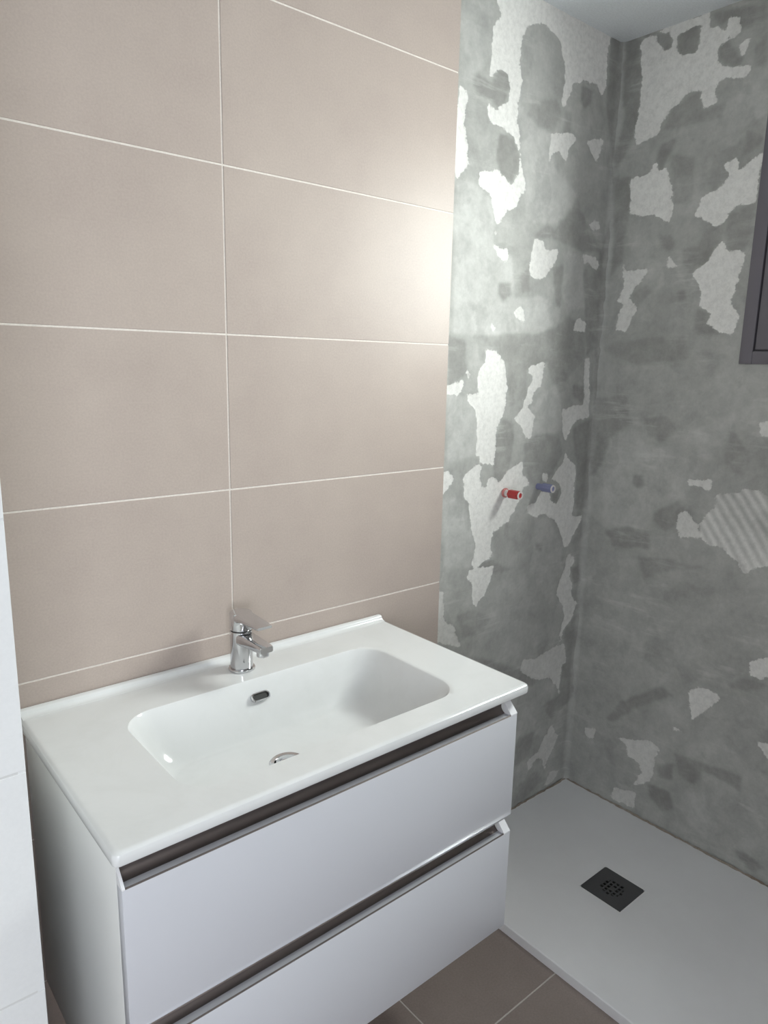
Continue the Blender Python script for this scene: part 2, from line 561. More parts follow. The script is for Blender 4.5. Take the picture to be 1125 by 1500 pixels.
DARK_BACK = [
    (A, 1, [(200, 480), (240, 430), (310, 480), (370, 400), (420, 430), (432, 510), (400, 600), (360, 640), (300, 590), (250, 560)]),
    (A, 1, [(370, 780), (450, 810), (490, 920), (480, 1010), (440, 1070), (370, 1010), (340, 920)]),
    (A, .9, [(850, 490), (890, 480), (915, 530), (900, 620), (870, 650), (840, 590)]),
    (A, .8, [(1035, 200), (1140, 220), (1140, 1406), (1030, 1406), (1030, 900), (990, 600)]),
    (A, .6, [(550, 600), (700, 600), (730, 680), (680, 770), (600, 740), (530, 680)]),
    (A, .6, [(740, 1400), (800, 1200), (830, 1190), (860, 1400)]),
    (A, .6, [(750, 660), (790, 670), (780, 800), (740, 790)]),
    (B, .9, [(360, 450), (440, 470), (430, 540), (390, 580), (360, 530)]),
    (B, .9, [(485, 440), (550, 360), (540, 510), (500, 520)]),
    (B, .8, [(675, 370), (740, 355), (722, 600), (700, 600)]),
    (B, .6, [(190, 760), (560, 770), (700, 720), (780, 650), (870, 740), (870, 890), (730, 1060), (680, 1060), (640, 930), (520, 980), (530, 1150), (420, 1190), (410, 940), (300, 810)]),
    (B, .8, [(60, 760), (170, 800), (180, 980), (60, 1060)]),
    (B, .8, [(570, 190), (640, 110), (690, 160), (750, 80), (800, 10), (850, 50), (975, 290), (860, 272), (700, 210)]),
    (B, .7, [(860, 370), (960, 300), (1000, 800), (880, 880), (870, 700)]),
    (B, .8, [(950, 300), (1040, 0), (1100, 0), (1060, 700), (1000, 1406), (900, 1406), (930, 900)]),
    (B, .9, [(800, 1050), (860, 1060), (850, 1180), (800, 1120)]),
    (Cc, .8, [(390, 60), (470, 90), (470, 200), (440, 360), (380, 440), (340, 400), (330, 250), (370, 130)]),
    (Cc, .7, [(530, 200), (620, 150), (740, 150), (760, 260), (700, 380), (600, 500), (560, 430), (525, 330)]),
    (Cc, .75, [(820, 120), (910, 70), (960, 0), (1060, 0), (960, 300), (900, 600), (840, 600), (850, 340)]),
    (Cc, .3, [(430, 700), (560, 660), (580, 800), (470, 900), (350, 900), (345, 770)]),
    (Cc, .9, [(810, 960), (860, 960), (870, 1050), (830, 1060)]),
    (Cc, .8, [(590, 810), (640, 820), (630, 870), (600, 860)]),
    (Cc, .8, [(690, 520), (755, 470), (720, 575), (690, 565)]),
    (Cc, .6, [(340, 600), (400, 520), (370, 640), (340, 640)]),
    (Cc, .7, [(300, 900), (420, 960), (480, 970), (330, 1000), (220, 965)]),
    (Cc, .6, [(120, 1250), (220, 1210), (320, 1270), (280, 1360), (150, 1400)]),
    (Cc, .7, [(800, 1300), (900, 1200), (950, 1500), (770, 1500)]),
    (D, .8, [(330, 280), (540, 340), (600, 410), (580, 440), (400, 380), (180, 240)]),
    (D, .7, [(780, 80), (900, 0), (870, 300), (800, 520), (700, 650), (640, 560), (740, 500), (760, 320)]),
    (D, .7, [(500, 740), (600, 700), (560, 860), (470, 930), (480, 800)]),
    (D, .6, [(470, 1060), (600, 950), (660, 1000), (440, 1200)]),
]
PALE_LIT_BACK = [  # pale cement; areas beside the tiles also have window light in their tone
    (A, .5, [(150, 0), (340, 0), (330, 300), (250, 420), (140, 480), (130, 200)]),
    (A, .7, [(480, 620), (560, 650), (680, 800), (700, 1000), (830, 1150), (700, 1330), (520, 1300), (520, 1100)]),
    (A, .8, [(110, 1050), (250, 1090), (320, 1200), (330, 1406), (90, 1406)]),
    (B, .9, [(90, 0), (330, 0), (330, 240), (440, 320), (460, 560), (600, 540), (720, 620), (700, 740), (540, 770), (320, 760), (100, 760)]),  # brightening by the window painted into the cement tone
    (B, .6, [(740, 270), (860, 300), (860, 600), (760, 640), (730, 500)]),
    (B, .7, [(50, 1110), (165, 1120), (225, 1210), (240, 1400), (50, 1400)]),
    (B, .5, [(540, 1200), (700, 1050), (730, 1200), (730, 1400), (560, 1400)]),
    (Cc, .75, [(50, 0), (230, 0), (240, 150), (220, 270), (60, 330)]),
    (Cc, .7, [(40, 540), (160, 540), (215, 730), (230, 830), (200, 960), (40, 980)]),
    (Cc, .35, [(590, 660), (700, 680), (760, 850), (760, 960), (560, 1000), (580, 820)]),
]
WHITE_SIDE = [
    (E, .95, [(388, 245), (480, 195), (580, 130), (780, 80), (800, 150), (860, 160), (905, 230), (830, 280), (860, 372), (925, 400), (900, 450), (830, 480), (813, 530), (840, 600), (780, 612), (745, 642), (745, 512), (660, 530), (590, 612), (520, 700), (498, 780), (365, 845), (358, 780), (378, 640), (402, 480), (388, 380)]),
    (E, .9, [(890, 105), (960, 105), (975, 190), (920, 235), (885, 180)]),
    (E, .9, [(875, 400), (1045, 385), (1005, 452), (930, 470), (900, 440)]),
    (E, .85, [(955, 275), (1030, 210), (1002, 322), (970, 335)]),
    (E, 1, [(478, 945), (542, 970), (575, 1184), (560, 1290), (470, 1240), (330, 1250), (320, 1184), (335, 1050), (430, 1000)]),
    (E, .95, [(1100, 865), (1085, 1000), (1064, 1130), (1060, 1184), (740, 1184), (810, 1110), (870, 1070), (920, 1000), (875, 960), (950, 895), (960, 980), (1040, 920)]),
    (F, 1, [(275, 0), (500, 0), (524, 100), (492, 185), (440, 172), (350, 182), (270, 225), (258, 130)]),
    (F, 1, [(915, 0), (1060, 0), (1034, 112), (920, 175), (850, 255), (795, 295), (655, 232), (698, 130), (760, 90), (860, 60)]),
    (F, 1, [(835, 375), (872, 445), (910, 418), (975, 450), (932, 580), (900, 700), (880, 750), (922, 830), (922, 885), (882, 975), (858, 972), (735, 892), (762, 830), (688, 772), (680, 650), (635, 572), (720, 520)]),
    (F, .85, [(218, 515), (240, 570), (360, 557), (352, 600), (300, 660), (250, 730), (313, 790), (282, 850), (240, 945), (210, 920), (172, 930), (190, 860), (210, 765), (178, 765), (220, 660)]),
    (F, .8, [(500, 475), (555, 552), (475, 542)]),
    (G, .85, [(1035, 260), (1125, 225), (1125, 335), (1058, 335)]),
    (G, .8, [(605, 588), (700, 605), (758, 582), (770, 630), (740, 670), (690, 640), (650, 630), (618, 635)]),
    (G, .72, [(565, 800), (610, 785), (672, 860), (695, 955), (640, 940), (560, 945), (548, 860)]),
    (H, .95, [(985, 298), (1110, 290), (1110, 385), (1050, 410), (992, 370)]),
    (H, .9, [(676, 468), (760, 456), (845, 510), (760, 572), (690, 636)]),
    (H, .8, [(590, 655), (655, 692), (605, 692)]),
    (H, .72, [(298, 720), (400, 735), (450, 732), (530, 780), (492, 830), (492, 900), (470, 952), (380, 975), (430, 910), (410, 850), (360, 820), (345, 760)]),
    (H, .6, [(285, 975), (392, 1000), (395, 1085), (265, 1030)]),
    (H, .55, [(125, 658), (188, 668), (172, 722), (128, 702)]),
    (H, .8, [(1035, 745), (1110, 750), (1110, 850), (1070, 795)]),
]
HATCH = (G, .95, [(950, 640), (1060, 660), (1125, 720), (1125, 1130), (1040, 1135), (960, 1170), (900, 1090), (810, 1010), (740, 1000), (690, 950), (700, 860), (790, 760), (790, 690), (930, 670)])
DARK_SIDE = [
    (E, 1, [(600, 260), (620, 190), (740, 140), (720, 290), (620, 320)]),
    (E, 1, [(495, 190), (570, 185), (578, 260), (530, 295), (490, 230)]),
    (E, .8, [(410, 200), (500, 185), (480, 250), (420, 230)]),
    (E, .7, [(430, 460), (470, 470), (450, 530), (420, 520)]),
    (E, .9, [(290, 230), (390, 235), (400, 480), (370, 700), (340, 830), (240, 1000), (240, 900), (290, 700)]),
    (E, .8, [(800, 90), (1125, 0), (1125, 120), (980, 180), (900, 120), (840, 150)]),
    (E, .9, [(840, 260), (900, 235), (960, 330), (1000, 340), (960, 390), (880, 380)]),
    (E, .8, [(1050, 290), (1125, 200), (1125, 390), (1060, 380)]),
    (E, .9, [(520, 830), (600, 800), (580, 870), (510, 1000), (480, 940)]),
    (E, .7, [(590, 610), (740, 520), (740, 640), (880, 590), (860, 680), (650, 740), (520, 760)]),
    (E, .6, [(1000, 740), (1115, 660), (1100, 830), (980, 900)]),
    (E, .6, [(560, 900), (700, 900), (680, 1184), (580, 1184)]),
    (F, .8, [(150, 0), (270, 0), (250, 240), (220, 520), (150, 600), (160, 300)]),
    (F, .9, [(435, 345), (520, 350), (545, 420), (500, 455), (450, 400)]),
    (F, .75, [(590, 430), (680, 410), (720, 340), (790, 290), (850, 260), (830, 370), (720, 520), (640, 570), (580, 520)]),
    (F, .7, [(860, 240), (1040, 120), (1010, 340), (960, 440), (870, 440), (850, 330)]),
    (F, .8, [(540, 710), (590, 690), (600, 740), (560, 760)]),
    (F, .7, [(255, 730), (350, 650), (400, 700), (310, 790)]),
    (F, .7, [(680, 790), (760, 830), (730, 890), (860, 980), (930, 1000), (650, 930)]),
    (F, .6, [(150, 1000), (600, 960), (640, 1100), (300, 1150), (100, 1060)]),
    (G, .7, [(50, 100), (240, 80), (280, 260), (140, 330), (100, 480), (40, 570), (10, 400)]),
    (G, .7, [(350, 220), (480, 210), (560, 290), (460, 370), (370, 330)]),
    (G, .8, [(280, 565), (345, 570), (352, 635), (318, 662), (275, 625)]),
    (G, .8, [(110, 915), (250, 870), (375, 935), (385, 1020), (250, 1005), (150, 1000)]),
    (G, .8, [(420, 800), (560, 720), (600, 780), (540, 880), (480, 920), (405, 850)]),
    (G, .6, [(840, 480), (880, 300), (910, 320), (1000, 470), (960, 560), (880, 550)]),
    (G, .6, [(300, 1060), (500, 1080), (750, 1140), (510, 1150), (400, 1180), (350, 1195)]),
    (H, .8, [(590, 790), (700, 830), (960, 930), (950, 1000), (760, 900), (690, 965), (620, 900)]),
    (H, .8, [(500, 860), (590, 850), (580, 940), (510, 930)]),
    (H, 1, [(460, 960), (570, 1000), (595, 1085), (540, 1105), (480, 1040)]),
    (H, .8, [(320, 520), (540, 450), (600, 500), (400, 560), (280, 640), (240, 620)]),
    (H, 1, [(900, 1300), (980, 1320), (1075, 1410), (1000, 1420)]),
    (H, .7, [(870, 420), (960, 400), (1089, 430), (1040, 470), (900, 460)]),
    (H, .7, [(690, 630), (820, 612), (910, 632), (820, 622)]),
]
PALE_SIDE = [
    (G, .45, [(100, 560), (140, 340), (290, 290), (370, 390), (500, 400), (700, 490), (600, 700), (420, 790), (400, 900), (100, 880)]),
    (G, .4, [(600, 330), (850, 200), (1040, 150), (1040, 260), (880, 330), (740, 480)]),
    (F, .4, [(520, 0), (680, 0), (700, 130), (620, 260), (520, 200)]),
    (E, .4, [(860, 600), (1080, 480), (1100, 660), (900, 850), (740, 800)]),
    (H, .3, [(600, 920), (760, 990), (900, 1150), (760, 1250), (620, 1100)]),
]


def cement(name, parent, axis, const, u0, u1, du, z0, z1, whites, darks, pales, hatch=None, hole=None, corner=None, seed=1, outside=None):
    """dense sheet of cement over plaster on the plane axis = const; u is the other horizontal coordinate"""
    us = [u0]
    while us[-1] < u1 - 1e-6:
        us.append(min(u1, us[-1] + du))
    if hole:                                  # let the window's edge fall on grid lines
        us = sorted(set([round(q, 5) for q in us if min(abs(q - hole[0]), abs(q - hole[1])) > du * 0.4] + [hole[0], hole[1]]))
    nz = int(round((z1 - z0) / 0.004))
    zs_ = list(np.linspace(z0, z1, nz + 1))
    if hole:
        zs_ = sorted(set([q for q in zs_ if min(abs(q - hole[2]), abs(q - hole[3])) > 0.0016] + [hole[2], hole[3]]))
    U, Z = np.meshgrid(np.array(us), np.array(zs_), indexing='ij')
    wu = U + 0.012 * fbm(seed, U, Z, 22, 4) + 0.010 * fbm(seed + 1, U, Z, 8, 2)
    wz = Z + 0.012 * fbm(seed + 2, U, Z, 22, 4) + 0.014 * fbm(seed + 3, U, Z, 8, 2)

    def layer(lst):
        acc = np.zeros(U.shape)
        for (ox, oy, s), val, pts in lst:
            poly = []
            for (px, py) in pts:
                u, v_ = ox + px / s, oy + py / s
                p = on_y(u, v_, const) if axis == 'y' else on_x(u, v_, const)
                poly.append((p[0] if axis == 'y' else p[1], p[2]))
            acc = np.maximum(acc, val * inside(poly, wu, wz))
        return acc
    Wm, Dm, Pm = layer(whites), layer(darks), layer(pales)
    if hatch:
        Hm = layer([hatch])
        st = np.sin(2 * math.pi * (U * 0.80 - Z * 0.60) / 0.024 + 2 * fbm(9, U, Z, 10, 2))
        Hm = Hm * np.clip(0.62 + 0.30 * st + 0.9 * fbm(11, U, Z, 9, 3), 0.02, 1)
        Wm = np.maximum(Wm, Hm)
    if outside is not None:
        o_ = fbm(21, U, Z, 6, 4) > 0.09
        o_ = o_ & outside(U, Z)
        Wm = np.maximum(Wm, 0.9 * o_)
        Dm = np.maximum(Dm, 0.7 * ((fbm(23, U, Z, 7, 3) > 0.1) & outside(U, Z)))
    Wm = Wm * (Dm < 0.85)
    cov = (Wm > 0.02).astype(float)
    tone = blur(Wm, 5) / np.maximum(blur(cov, 5), 1e-3)
    if hatch:
        tone = np.where(Hm > 0, Hm, tone)
    Wm, Dm, Pm = blur(cov, 3), blur(Dm, 2), blur(Pm, 3)
    relief = 0.0016 * (1 - Wm) + 0.0035 * fbm(31 + seed, U, Z, 9, 3) + 0.0015 * fbm(33 + seed, U, Z, 40, 2)
    relief = np.clip(relief, -0.002, 0.0045)
    if corner is not None:                     # rough fillet in the wall corner
        dd = np.abs(U - corner)
        relief = relief + 0.012 * np.clip(1 - dd / 0.02, 0, 1) ** 2
    if hole:
        inn = (U > hole[0] - 0.004) & (U < hole[1] + 0.004) & (Z > hole[2] - 0.004) & (Z < hole[3] + 0.004)
        relief = np.where(inn, np.minimum(relief, 0.001), relief)
    W_ = const - relief
    nu, nzv = U.shape
    co = np.zeros((nu, nzv, 3))
    if axis == 'y':
        co[..., 0], co[..., 1] = U, W_
    else:
        co[..., 0], co[..., 1] = W_, U
    co[..., 2] = Z
    idx = np.arange(nu * nzv).reshape(nu, nzv)
    q = np.stack([idx[:-1, :-1], idx[1:, :-1], idx[1:, 1:], idx[:-1, 1:]], -1)
    if axis == 'x':
        q = q[..., ::-1]
    if hole:
        cu = (U[:-1, :-1] + U[1:, 1:]) / 2
        cz = (Z[:-1, :-1] + Z[1:, 1:]) / 2
        keep = ~((cu > hole[0]) & (cu < hole[1]) & (cz > hole[2]) & (cz < hole[3]))
        q = q[keep]
    q = q.reshape(-1, 4)
    me = bpy.data.meshes.new(name)
    me.vertices.add(nu * nzv)
    me.vertices.foreach_set('co', co.reshape(-1))
    me.loops.add(q.size)
    me.loops.foreach_set('vertex_index', q.reshape(-1).astype(np.int32))
    me.polygons.add(len(q))
    me.polygons.foreach_set('loop_start', np.arange(0, q.size, 4, dtype=np.int32))
    me.polygons.foreach_set('use_smooth', np.ones(len(q), bool))
    me.update(calc_edges=True)
    at_ = me.attributes.new('patch', 'FLOAT_COLOR', 'POINT')
    colr = np.ones((nu * nzv, 4), np.float32)
    colr[:, 0], colr[:, 1], colr[:, 2] = Wm.reshape(-1), Dm.reshape(-1), Pm.reshape(-1)
    colr[:, 3] = np.clip(tone, 0, 1).reshape(-1)
    at_.data.foreach_set('color', colr.reshape(-1))
    o = link(name, me, M_CEM, parent)
    o['label'] = 'grey cement scraped in patches over white plaster'
    return o


cement('cement_render', wall_back, 'y', YC, TILE_EDGE + 0.0005, XW + 0.004, 0.004, 0.0, ZC,
       WHITE_BACK, DARK_BACK, PALE_LIT_BACK, corner=XW, seed=2)


def out_of_frame(U, Z):
    P = np.stack([np.full(U.shape, XW), U, Z], -1) - CAM
    q = P @ ROT
    px = 562.5 + FPX * q[..., 0] / np.maximum(-q[..., 2], 0.05)
    return (px > 1130) | (-q[..., 2] < 0.05)


cement('cement_render', wall_right, 'x', XW, YF, YC + 0.004, 0.0045, 0.0, ZC,
       WHITE_SIDE, DARK_SIDE, PALE_SIDE, hatch=HATCH, hole=(WY0, WY1, WZ0, WZ1), corner=YC, seed=5, outside=out_of_frame)

# ------------------------------------------------------------------ window
win = empty('window_1', (XW, (WY0 + WY1) / 2, WZ0))
tag(win, 'small window with a dark grey aluminium frame in the cement wall', kind='structure')


def ring_boxes(y0, y1, z0, z1, wd, x0, x1):
    return [(x0, x1, y0, y0 + wd, z0, z1), (x0, x1, y1 - wd, y1, z0, z1), (x0, x1, y0 + wd, y1 - wd, z0, z0 + wd), (x0, x1, y0 + wd, y1 - wd, z1 - wd, z1)]


boxes('window_frame', ring_boxes(WY0, WY1, WZ0, WZ1, 0.032, XW - 0.006, XW + 0.06), M_WIN, win, 0.0015)
boxes('gasket', ring_boxes(WY0 + 0.032, WY1 - 0.032, WZ0 + 0.032, WZ1 - 0.032, 0.004, XW + 0.004, XW + 0.05), M_GASKET, win)
sash = boxes('sash', ring_boxes(WY0 + 0.036, WY1 - 0.036, WZ0 + 0.036, WZ1 - 0.036, 0.05, XW - 0.004, XW + 0.05), M_WIN, win, 0.002)
boxes('pane', [(XW + 0.02, XW + 0.026, WY0 + 0.08, WY1 - 0.08, WZ0 + 0.08, WZ1 - 0.08)], M_GLASS, sash)
boxes('window_handle', [(XW - 0.03, XW - 0.004, WY0 + 0.055, WY0 + 0.07, WZ0 + 0.30, WZ0 + 0.33), (XW - 0.04, XW - 0.026, WY0 + 0.05, WY0 + 0.075, WZ0 + 0.22, WZ0 + 0.335)], M_WIN, sash, 0.003)

# ------------------------------------------------------------------ shower tray
TX0, TX1, TY0, TY1 = 0.578, XW - 0.006, -1.40, YC - 0.006
DC = (0.903, -0.392)
DH = 0.060
tray = empty('shower_tray', ((TX0 + TX1) / 2, (TY0 + TY1) / 2, 0))
tag(tray, 'flat white stone-textured resin shower tray on the floor below the cement walls', 'shower tray')
bm = bmesh.new()
gx = [TX0, DC[0] - DH - 0.001, DC[0] + DH + 0.001, TX1]
gy = [TY0, DC[1] - DH - 0.001, DC[1] + DH + 0.001, TY1]
V = {}
for k, z in enumerate((0.0, ZT)):
    for i, x in enumerate(gx):
        for j, y in enumerate(gy):
            V[i, j, k] = bm.verts.new((x, y, z))
for i in range(3):
    for j in range(3):
        if (i, j) == (1, 1):
            continue
        for k in (0, 1):
            bm.faces.new((V[i, j, k], V[i + 1, j, k], V[i + 1, j + 1, k], V[i, j + 1, k]))
for (a, b) in [((i, 0), (i + 1, 0)) for i in range(3)] + [((i, 3), (i + 1, 3)) for i in range(3)] + [((0, j), (0, j + 1)) for j in range(3)] + [((3, j), (3, j + 1)) for j in range(3)] + [((1, 1), (2, 1)), ((1, 2), (2, 2)), ((1, 1), (1, 2)), ((2, 1), (2, 2))]:
    bm.faces.new((V[a[0], a[1], 0], V[b[0], b[1], 0], V[b[0], b[1], 1], V[a[0], a[1], 1]))
bmesh.ops.recalc_face_normals(bm, faces=bm.faces)
oe = [e for e in bm.edges if all(abs(v_.co.z - ZT) < 1e-6 for v_ in e.verts) and (all(abs(v_.co.x - TX0) < 1e-6 for v_ in e.verts) or all(abs(v_.co.y - TY0) < 1e-6 for v_ in e.verts))]
bmesh.ops.bevel(bm, geom=oe, offset=0.003, segments=3, profile=0.5, affect='EDGES')
done('tray_body', bm, M_TRAY, tray)
# drain cover: square plate with a round field of holes
bm = bmesh.new()
N = 29
st = 2 * DH / N
vv = {}


def cell_open(i, j):
    x, y = (i - N // 2), (j - N // 2)
    return x * x + y * y <= 52 and (i % 3 != 0) and (j % 3 != 0) and x * x + y * y > 2


for i in range(N + 1):
    for j in range(N + 1):
        vv[i, j] = bm.verts.new((DC[0] - DH + i * st, DC[1] - DH + j * st, ZT + 0.001))
for i in range(N):
    for j in range(N):
        if cell_open(i, j):
            continue
        if (i in (0, N - 1)) and (j in (0, N - 1)):
            a = [vv[i, j], vv[i + 1, j], vv[i + 1, j + 1], vv[i, j + 1]]
            drop = {(0, 0): 0, (N - 1, 0): 1, (N - 1, N - 1): 2, (0, N - 1): 3}[(i, j)]
            a.pop(drop)
            bm.faces.new(a)
        else:
            bm.faces.new((vv[i, j], vv[i + 1, j], vv[i + 1, j + 1], vv[i, j + 1]))
bmesh.ops.delete(bm, geom=[v_ for v_ in bm.verts if not v_.link_faces], context='VERTS')
r = bmesh.ops.extrude_face_region(bm, geom=list(bm.faces))
bmesh.ops.translate(bm, verts=[g for g in r['geom'] if isinstance(g, bmesh.types.BMVert)], vec=(0, 0, -0.003))
dcov = done('drain_cover', bm, M_DRAIN, tray)
dcov['label'] = 'square anthracite drain cover with a round field of holes'
boxes('drain_shade', [(DC[0] - DH, DC[0] + DH, DC[1] - DH, DC[1] + DH, 0.001, 0.006)], M_DARK, tray)  # dark block, its colour stands for the shade under the cover
bm = bmesh.new()
rs = random.Random(8)


def seal_strip(bm, p0, p1, nrm, n):
    prev = None
    for i in range(n + 1):
        f = i / n
        x, y = p0[0] + (p1[0] - p0[0]) * f, p0[1] + (p1[1] - p0[1]) * f
        wd, hh_ = 0.0015 + 0.004 * rs.random(), 0.0015 + 0.005 * rs.random()
        cur = [bm.verts.new((x, y, ZT + hh_)), bm.verts.new((x + nrm[0] * wd, y + nrm[1] * wd, ZT + 0.0003)), bm.verts.new((x, y, ZT - 0.004))]
        if prev:
            for k in range(3):
                bm.faces.new((prev[k], prev[(k + 1) % 3], cur[(k + 1) % 3], cur[k]))
        prev = cur


seal_strip(bm, (TX0 + 0.02, YC - 0.004), (XW - 0.004, YC - 0.004), (0, -1), 60)
seal_strip(bm, (XW - 0.004, YC - 0.004), (XW - 0.004, TY0), (-1, 0), 120)
done('sealant', bm, M_SEAL, tray, smooth=True)

# ------------------------------------------------------------------ vanity cabinet
VX0, VX1 = -0.4175, 0.393          # ceramic top
CX0, CX1 = -0.407, 0.368           # cabinet
YD = -0.456                        # drawer face
ZTOP = 0.789
van = empty('vanity_cabinet', ((CX0 + CX1) / 2, -0.22, 0.25))
tag(van, 'wall-hung white gloss vanity cabinet with two wide drawers under the washbasin', 'cabinet')
yb = -0.003
boxes('carcass', [(CX0 + 0.004, CX0 + 0.016, YD + 0.0194, yb, 0.25, 0.728), (CX0 + 0.004, CX0 + 0.016, YD + 0.036, yb, 0.728, 0.768), (CX0, CX0 + 0.004, YD + 0.0194, yb, 0.25, 0.768), (CX1 - 0.016, CX1, YD + 0.0194, yb, 0.25, 0.767),
                  (CX0 + 0.016, CX1 - 0.016, YD + 0.020, yb, 0.25, 0.266), (CX0 + 0.016, CX1 - 0.016, yb - 0.012, yb, 0.266, 0.66)], M_CARC, van, 0.0008)
for zr in (0.735, 0.478):
    boxes('rail', [(CX0 + (0.0045 if zr > 0.7 else 0.0165), CX1 - 0.0165, YD + 0.0305, YD + 0.0355, zr - (0.006 if zr > 0.7 else 0.03), zr + 0.030)], M_ALU, van)


def drawer(z0, z1, capt):
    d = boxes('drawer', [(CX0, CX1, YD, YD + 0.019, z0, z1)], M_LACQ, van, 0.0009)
    # concave grip channel along the top edge
    bm = bmesh.new()
    prof = [(YD + 0.0005, z1), (YD + 0.0022, z1 + 0.002), (YD + 0.004, z1)]
    for k in range(9):
        a = k / 8 * math.pi / 2
        prof.append((YD + 0.006 + 0.020 * math.sin(a), z1 + 0.012 - 0.014 * math.cos(a)))
    prof += [(YD + 0.026, z1 + 0.022), (YD + 0.030, z1 + 0.022), (YD + 0.030, z1 - 0.004), (YD + 0.006, z1 - 0.008)]
    prism_x(bm, prof, CX0 + 0.018 if capt else CX0 + 0.004, CX1 - 0.018)
    done('grip_channel', bm, M_ALU, d, smooth=True)['label'] = 'recessed satin aluminium grip channel'
    for x0, x1 in ((CX0, CX0 + 0.004), (CX1 - 0.018, CX1)):
        bm = bmesh.new()
        prism_x(bm, [(YD, z1), (YD, z1 + 0.002), (YD + 0.019, z1 + 0.022), (YD + 0.019, z1)], x0, x1)
        done('end_cap', bm, M_CAP, d)
    if z0 > 0.4:
        boxes('glint_strip', [(CX0, CX1, YD - 0.0012, YD + 0.002, z0 - 0.0022, z0 + 0.0006)], M_GLINT, d)  # added bright strip imitating light reflected onto the drawer's lower edge
    return d


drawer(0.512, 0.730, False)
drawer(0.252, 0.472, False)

# ------------------------------------------------------------------ washbasin
basin = empty('washbasin', ((VX0 + VX1) / 2, -0.22, 0.768))
tag(basin, 'white ceramic washbasin top with rectangular bowl resting on the vanity cabinet', 'washbasin')


def rrect(x0, x1, y0, y1, r, n=14, m=10):
    """rounded rectangle, anticlockwise, same count for every call"""
    pts = []
    for cx, cy, a0 in ((x1 - r, y0 + r, -90), (x1 - r, y1 - r, 0), (x0 + r, y1 - r, 90), (x0 + r, y0 + r, 180)):
        arc = [(cx + r * math.cos(math.radians(a0 + 90 * k / n)), cy + r * math.sin(math.radians(a0 + 90 * k / n))) for k in range(n + 1)]
        pts.append(arc)
    outp = []
    for k in range(4):
        outp += pts[k]
        a, b = pts[k][-1], pts[(k + 1) % 4][0]
        for q in range(1, m):
            f = q / m
            outp.append((a[0] + (b[0] - a[0]) * f, a[1] + (b[1] - a[1]) * f))
    return outp


YB0, YB1 = -0.463, -0.0015
rim = (-0.287, 0.268, -0.403, -0.118)
bot = (-0.228, 0.165, -0.352, -0.176)
DEP = 0.098
rings = []
# underside -> outer edge -> top -> bowl
TH = 0.020
for inset, z in ((0.02, -TH), (0.0035, -TH), (0.001, -TH + 0.0015), (0.0, -TH + 0.004), (0.0, -0.007), (0.0012, -0.003), (0.004, -0.0008), (0.008, 0.0)):
    rings.append([(x, y, ZTOP + z) for x, y in rrect(VX0 + inset, VX1 - inset, YB0 + inset, YB1 - inset * 0.1, 0.009)])
for inset in (0.0095, 0.014):
    rings.append([(x, y, ZTOP) for x, y in rrect(VX0 + inset, VX1 - inset, YB0 + inset, YB1 - inset * 0.1, 0.009)])
rings.append([(x, y, ZTOP) for x, y in rrect(rim[0] - 0.016, rim[1] + 0.016, rim[2] - 0.016, rim[3] + 0.016, 0.074)])
rings.append([(x, y, ZTOP) for x, y in rrect(rim[0] - 0.010, rim[1] + 0.010, rim[2] - 0.010, rim[3] + 0.010, 0.070)])
K = 22
for k in range(K + 1):
    s = k / K
    # rim round-over, sloping wall, fillet to the bottom
    a = s
    zz = -DEP * (a * a * (3 - 2 * a)) ** 0.92
    lx = 0.13 * a + 0.87 * (a ** 1.5)
    lx = min(1, lx)
    rr = [rim[i] + (bot[i] - rim[i]) * lx for i in range(4)]
    rings.append([(x, y, ZTOP + zz) for x, y in rrect(*rr, 0.060 - 0.010 * a)])
DRX, DRY = -0.040, -0.270
for f, dz in ((0.25, 0.001), (0.55, 0.002), (0.8, 0.003)):
    last = rrect(*bot, 0.05)
    rings.append([(DRX + (x - DRX) * (1 - f), DRY + (y - DRY) * (1 - f), ZTOP - DEP - dz) for x, y in last])
ndr = len(rings[0])
rings.append([(DRX + 0.030 * math.cos(a_), DRY + 0.030 * math.sin(a_), ZTOP - DEP - 0.0035) for a_ in [math.atan2(y - DRY, x - DRX) for x, y in last]])
rings.append([(DRX + 0.024 * math.cos(a_), DRY + 0.024 * math.sin(a_), ZTOP - DEP - 0.03) for a_ in [math.atan2(y - DRY, x - DRX) for x, y in last]])
bm = bmesh.new()
R_ = [[bm.verts.new(p) for p in ring] for ring in rings]
for a, b in zip(R_, R_[1:]):
    for i in range(ndr):
        j = (i + 1) % ndr
        bm.faces.new((a[i], a[j], b[j], b[i]))
bm.faces.new(R_[-1])
# raised back ledge with a cove
prof = [(YB1, ZTOP - 0.004), (YB1, ZTOP + 0.0095), (YB1 - 0.002, ZTOP + 0.011), (YB1 - 0.010, ZTOP + 0.011), (YB1 - 0.013, ZTOP + 0.0095)]
for k in range(7):
    a = k / 6 * math.pi / 2
    prof.append((YB1 - 0.014 - 0.012 * (1 - math.cos(a)), ZTOP + 0.008 - 0.0077 * math.sin(a)))
prof.append((YB1 - 0.026, ZTOP - 0.004))
prism_x(bm, prof, VX0 + 0.004, VX1 - 0.004)
done('basin', bm, M_CERAMIC, basin, smooth=True)

# waste
zb = ZTOP - DEP - 0.0035
bm = bmesh.new()
lathe(bm, [(0.024, zb - 0.006), (0.0335, zb - 0.002), (0.0335, zb + 0.001), (0.031, zb + 0.003), (0.025, zb + 0.002), (0.0225, zb - 0.003)], 48, DRX, DRY)
wst = done('waste_ring', bm, M_CHROME, basin, smooth=True)
bm = bmesh.new()
lathe(bm, [(0.0215, zb - 0.004), (0.0215, zb + 0.003), (0.019, zb + 0.0055), (0.010, zb + 0.0075), (0.002, zb + 0.008)], 40, DRX, DRY)
done('waste_plug', bm, M_CHROME, wst, smooth=True)
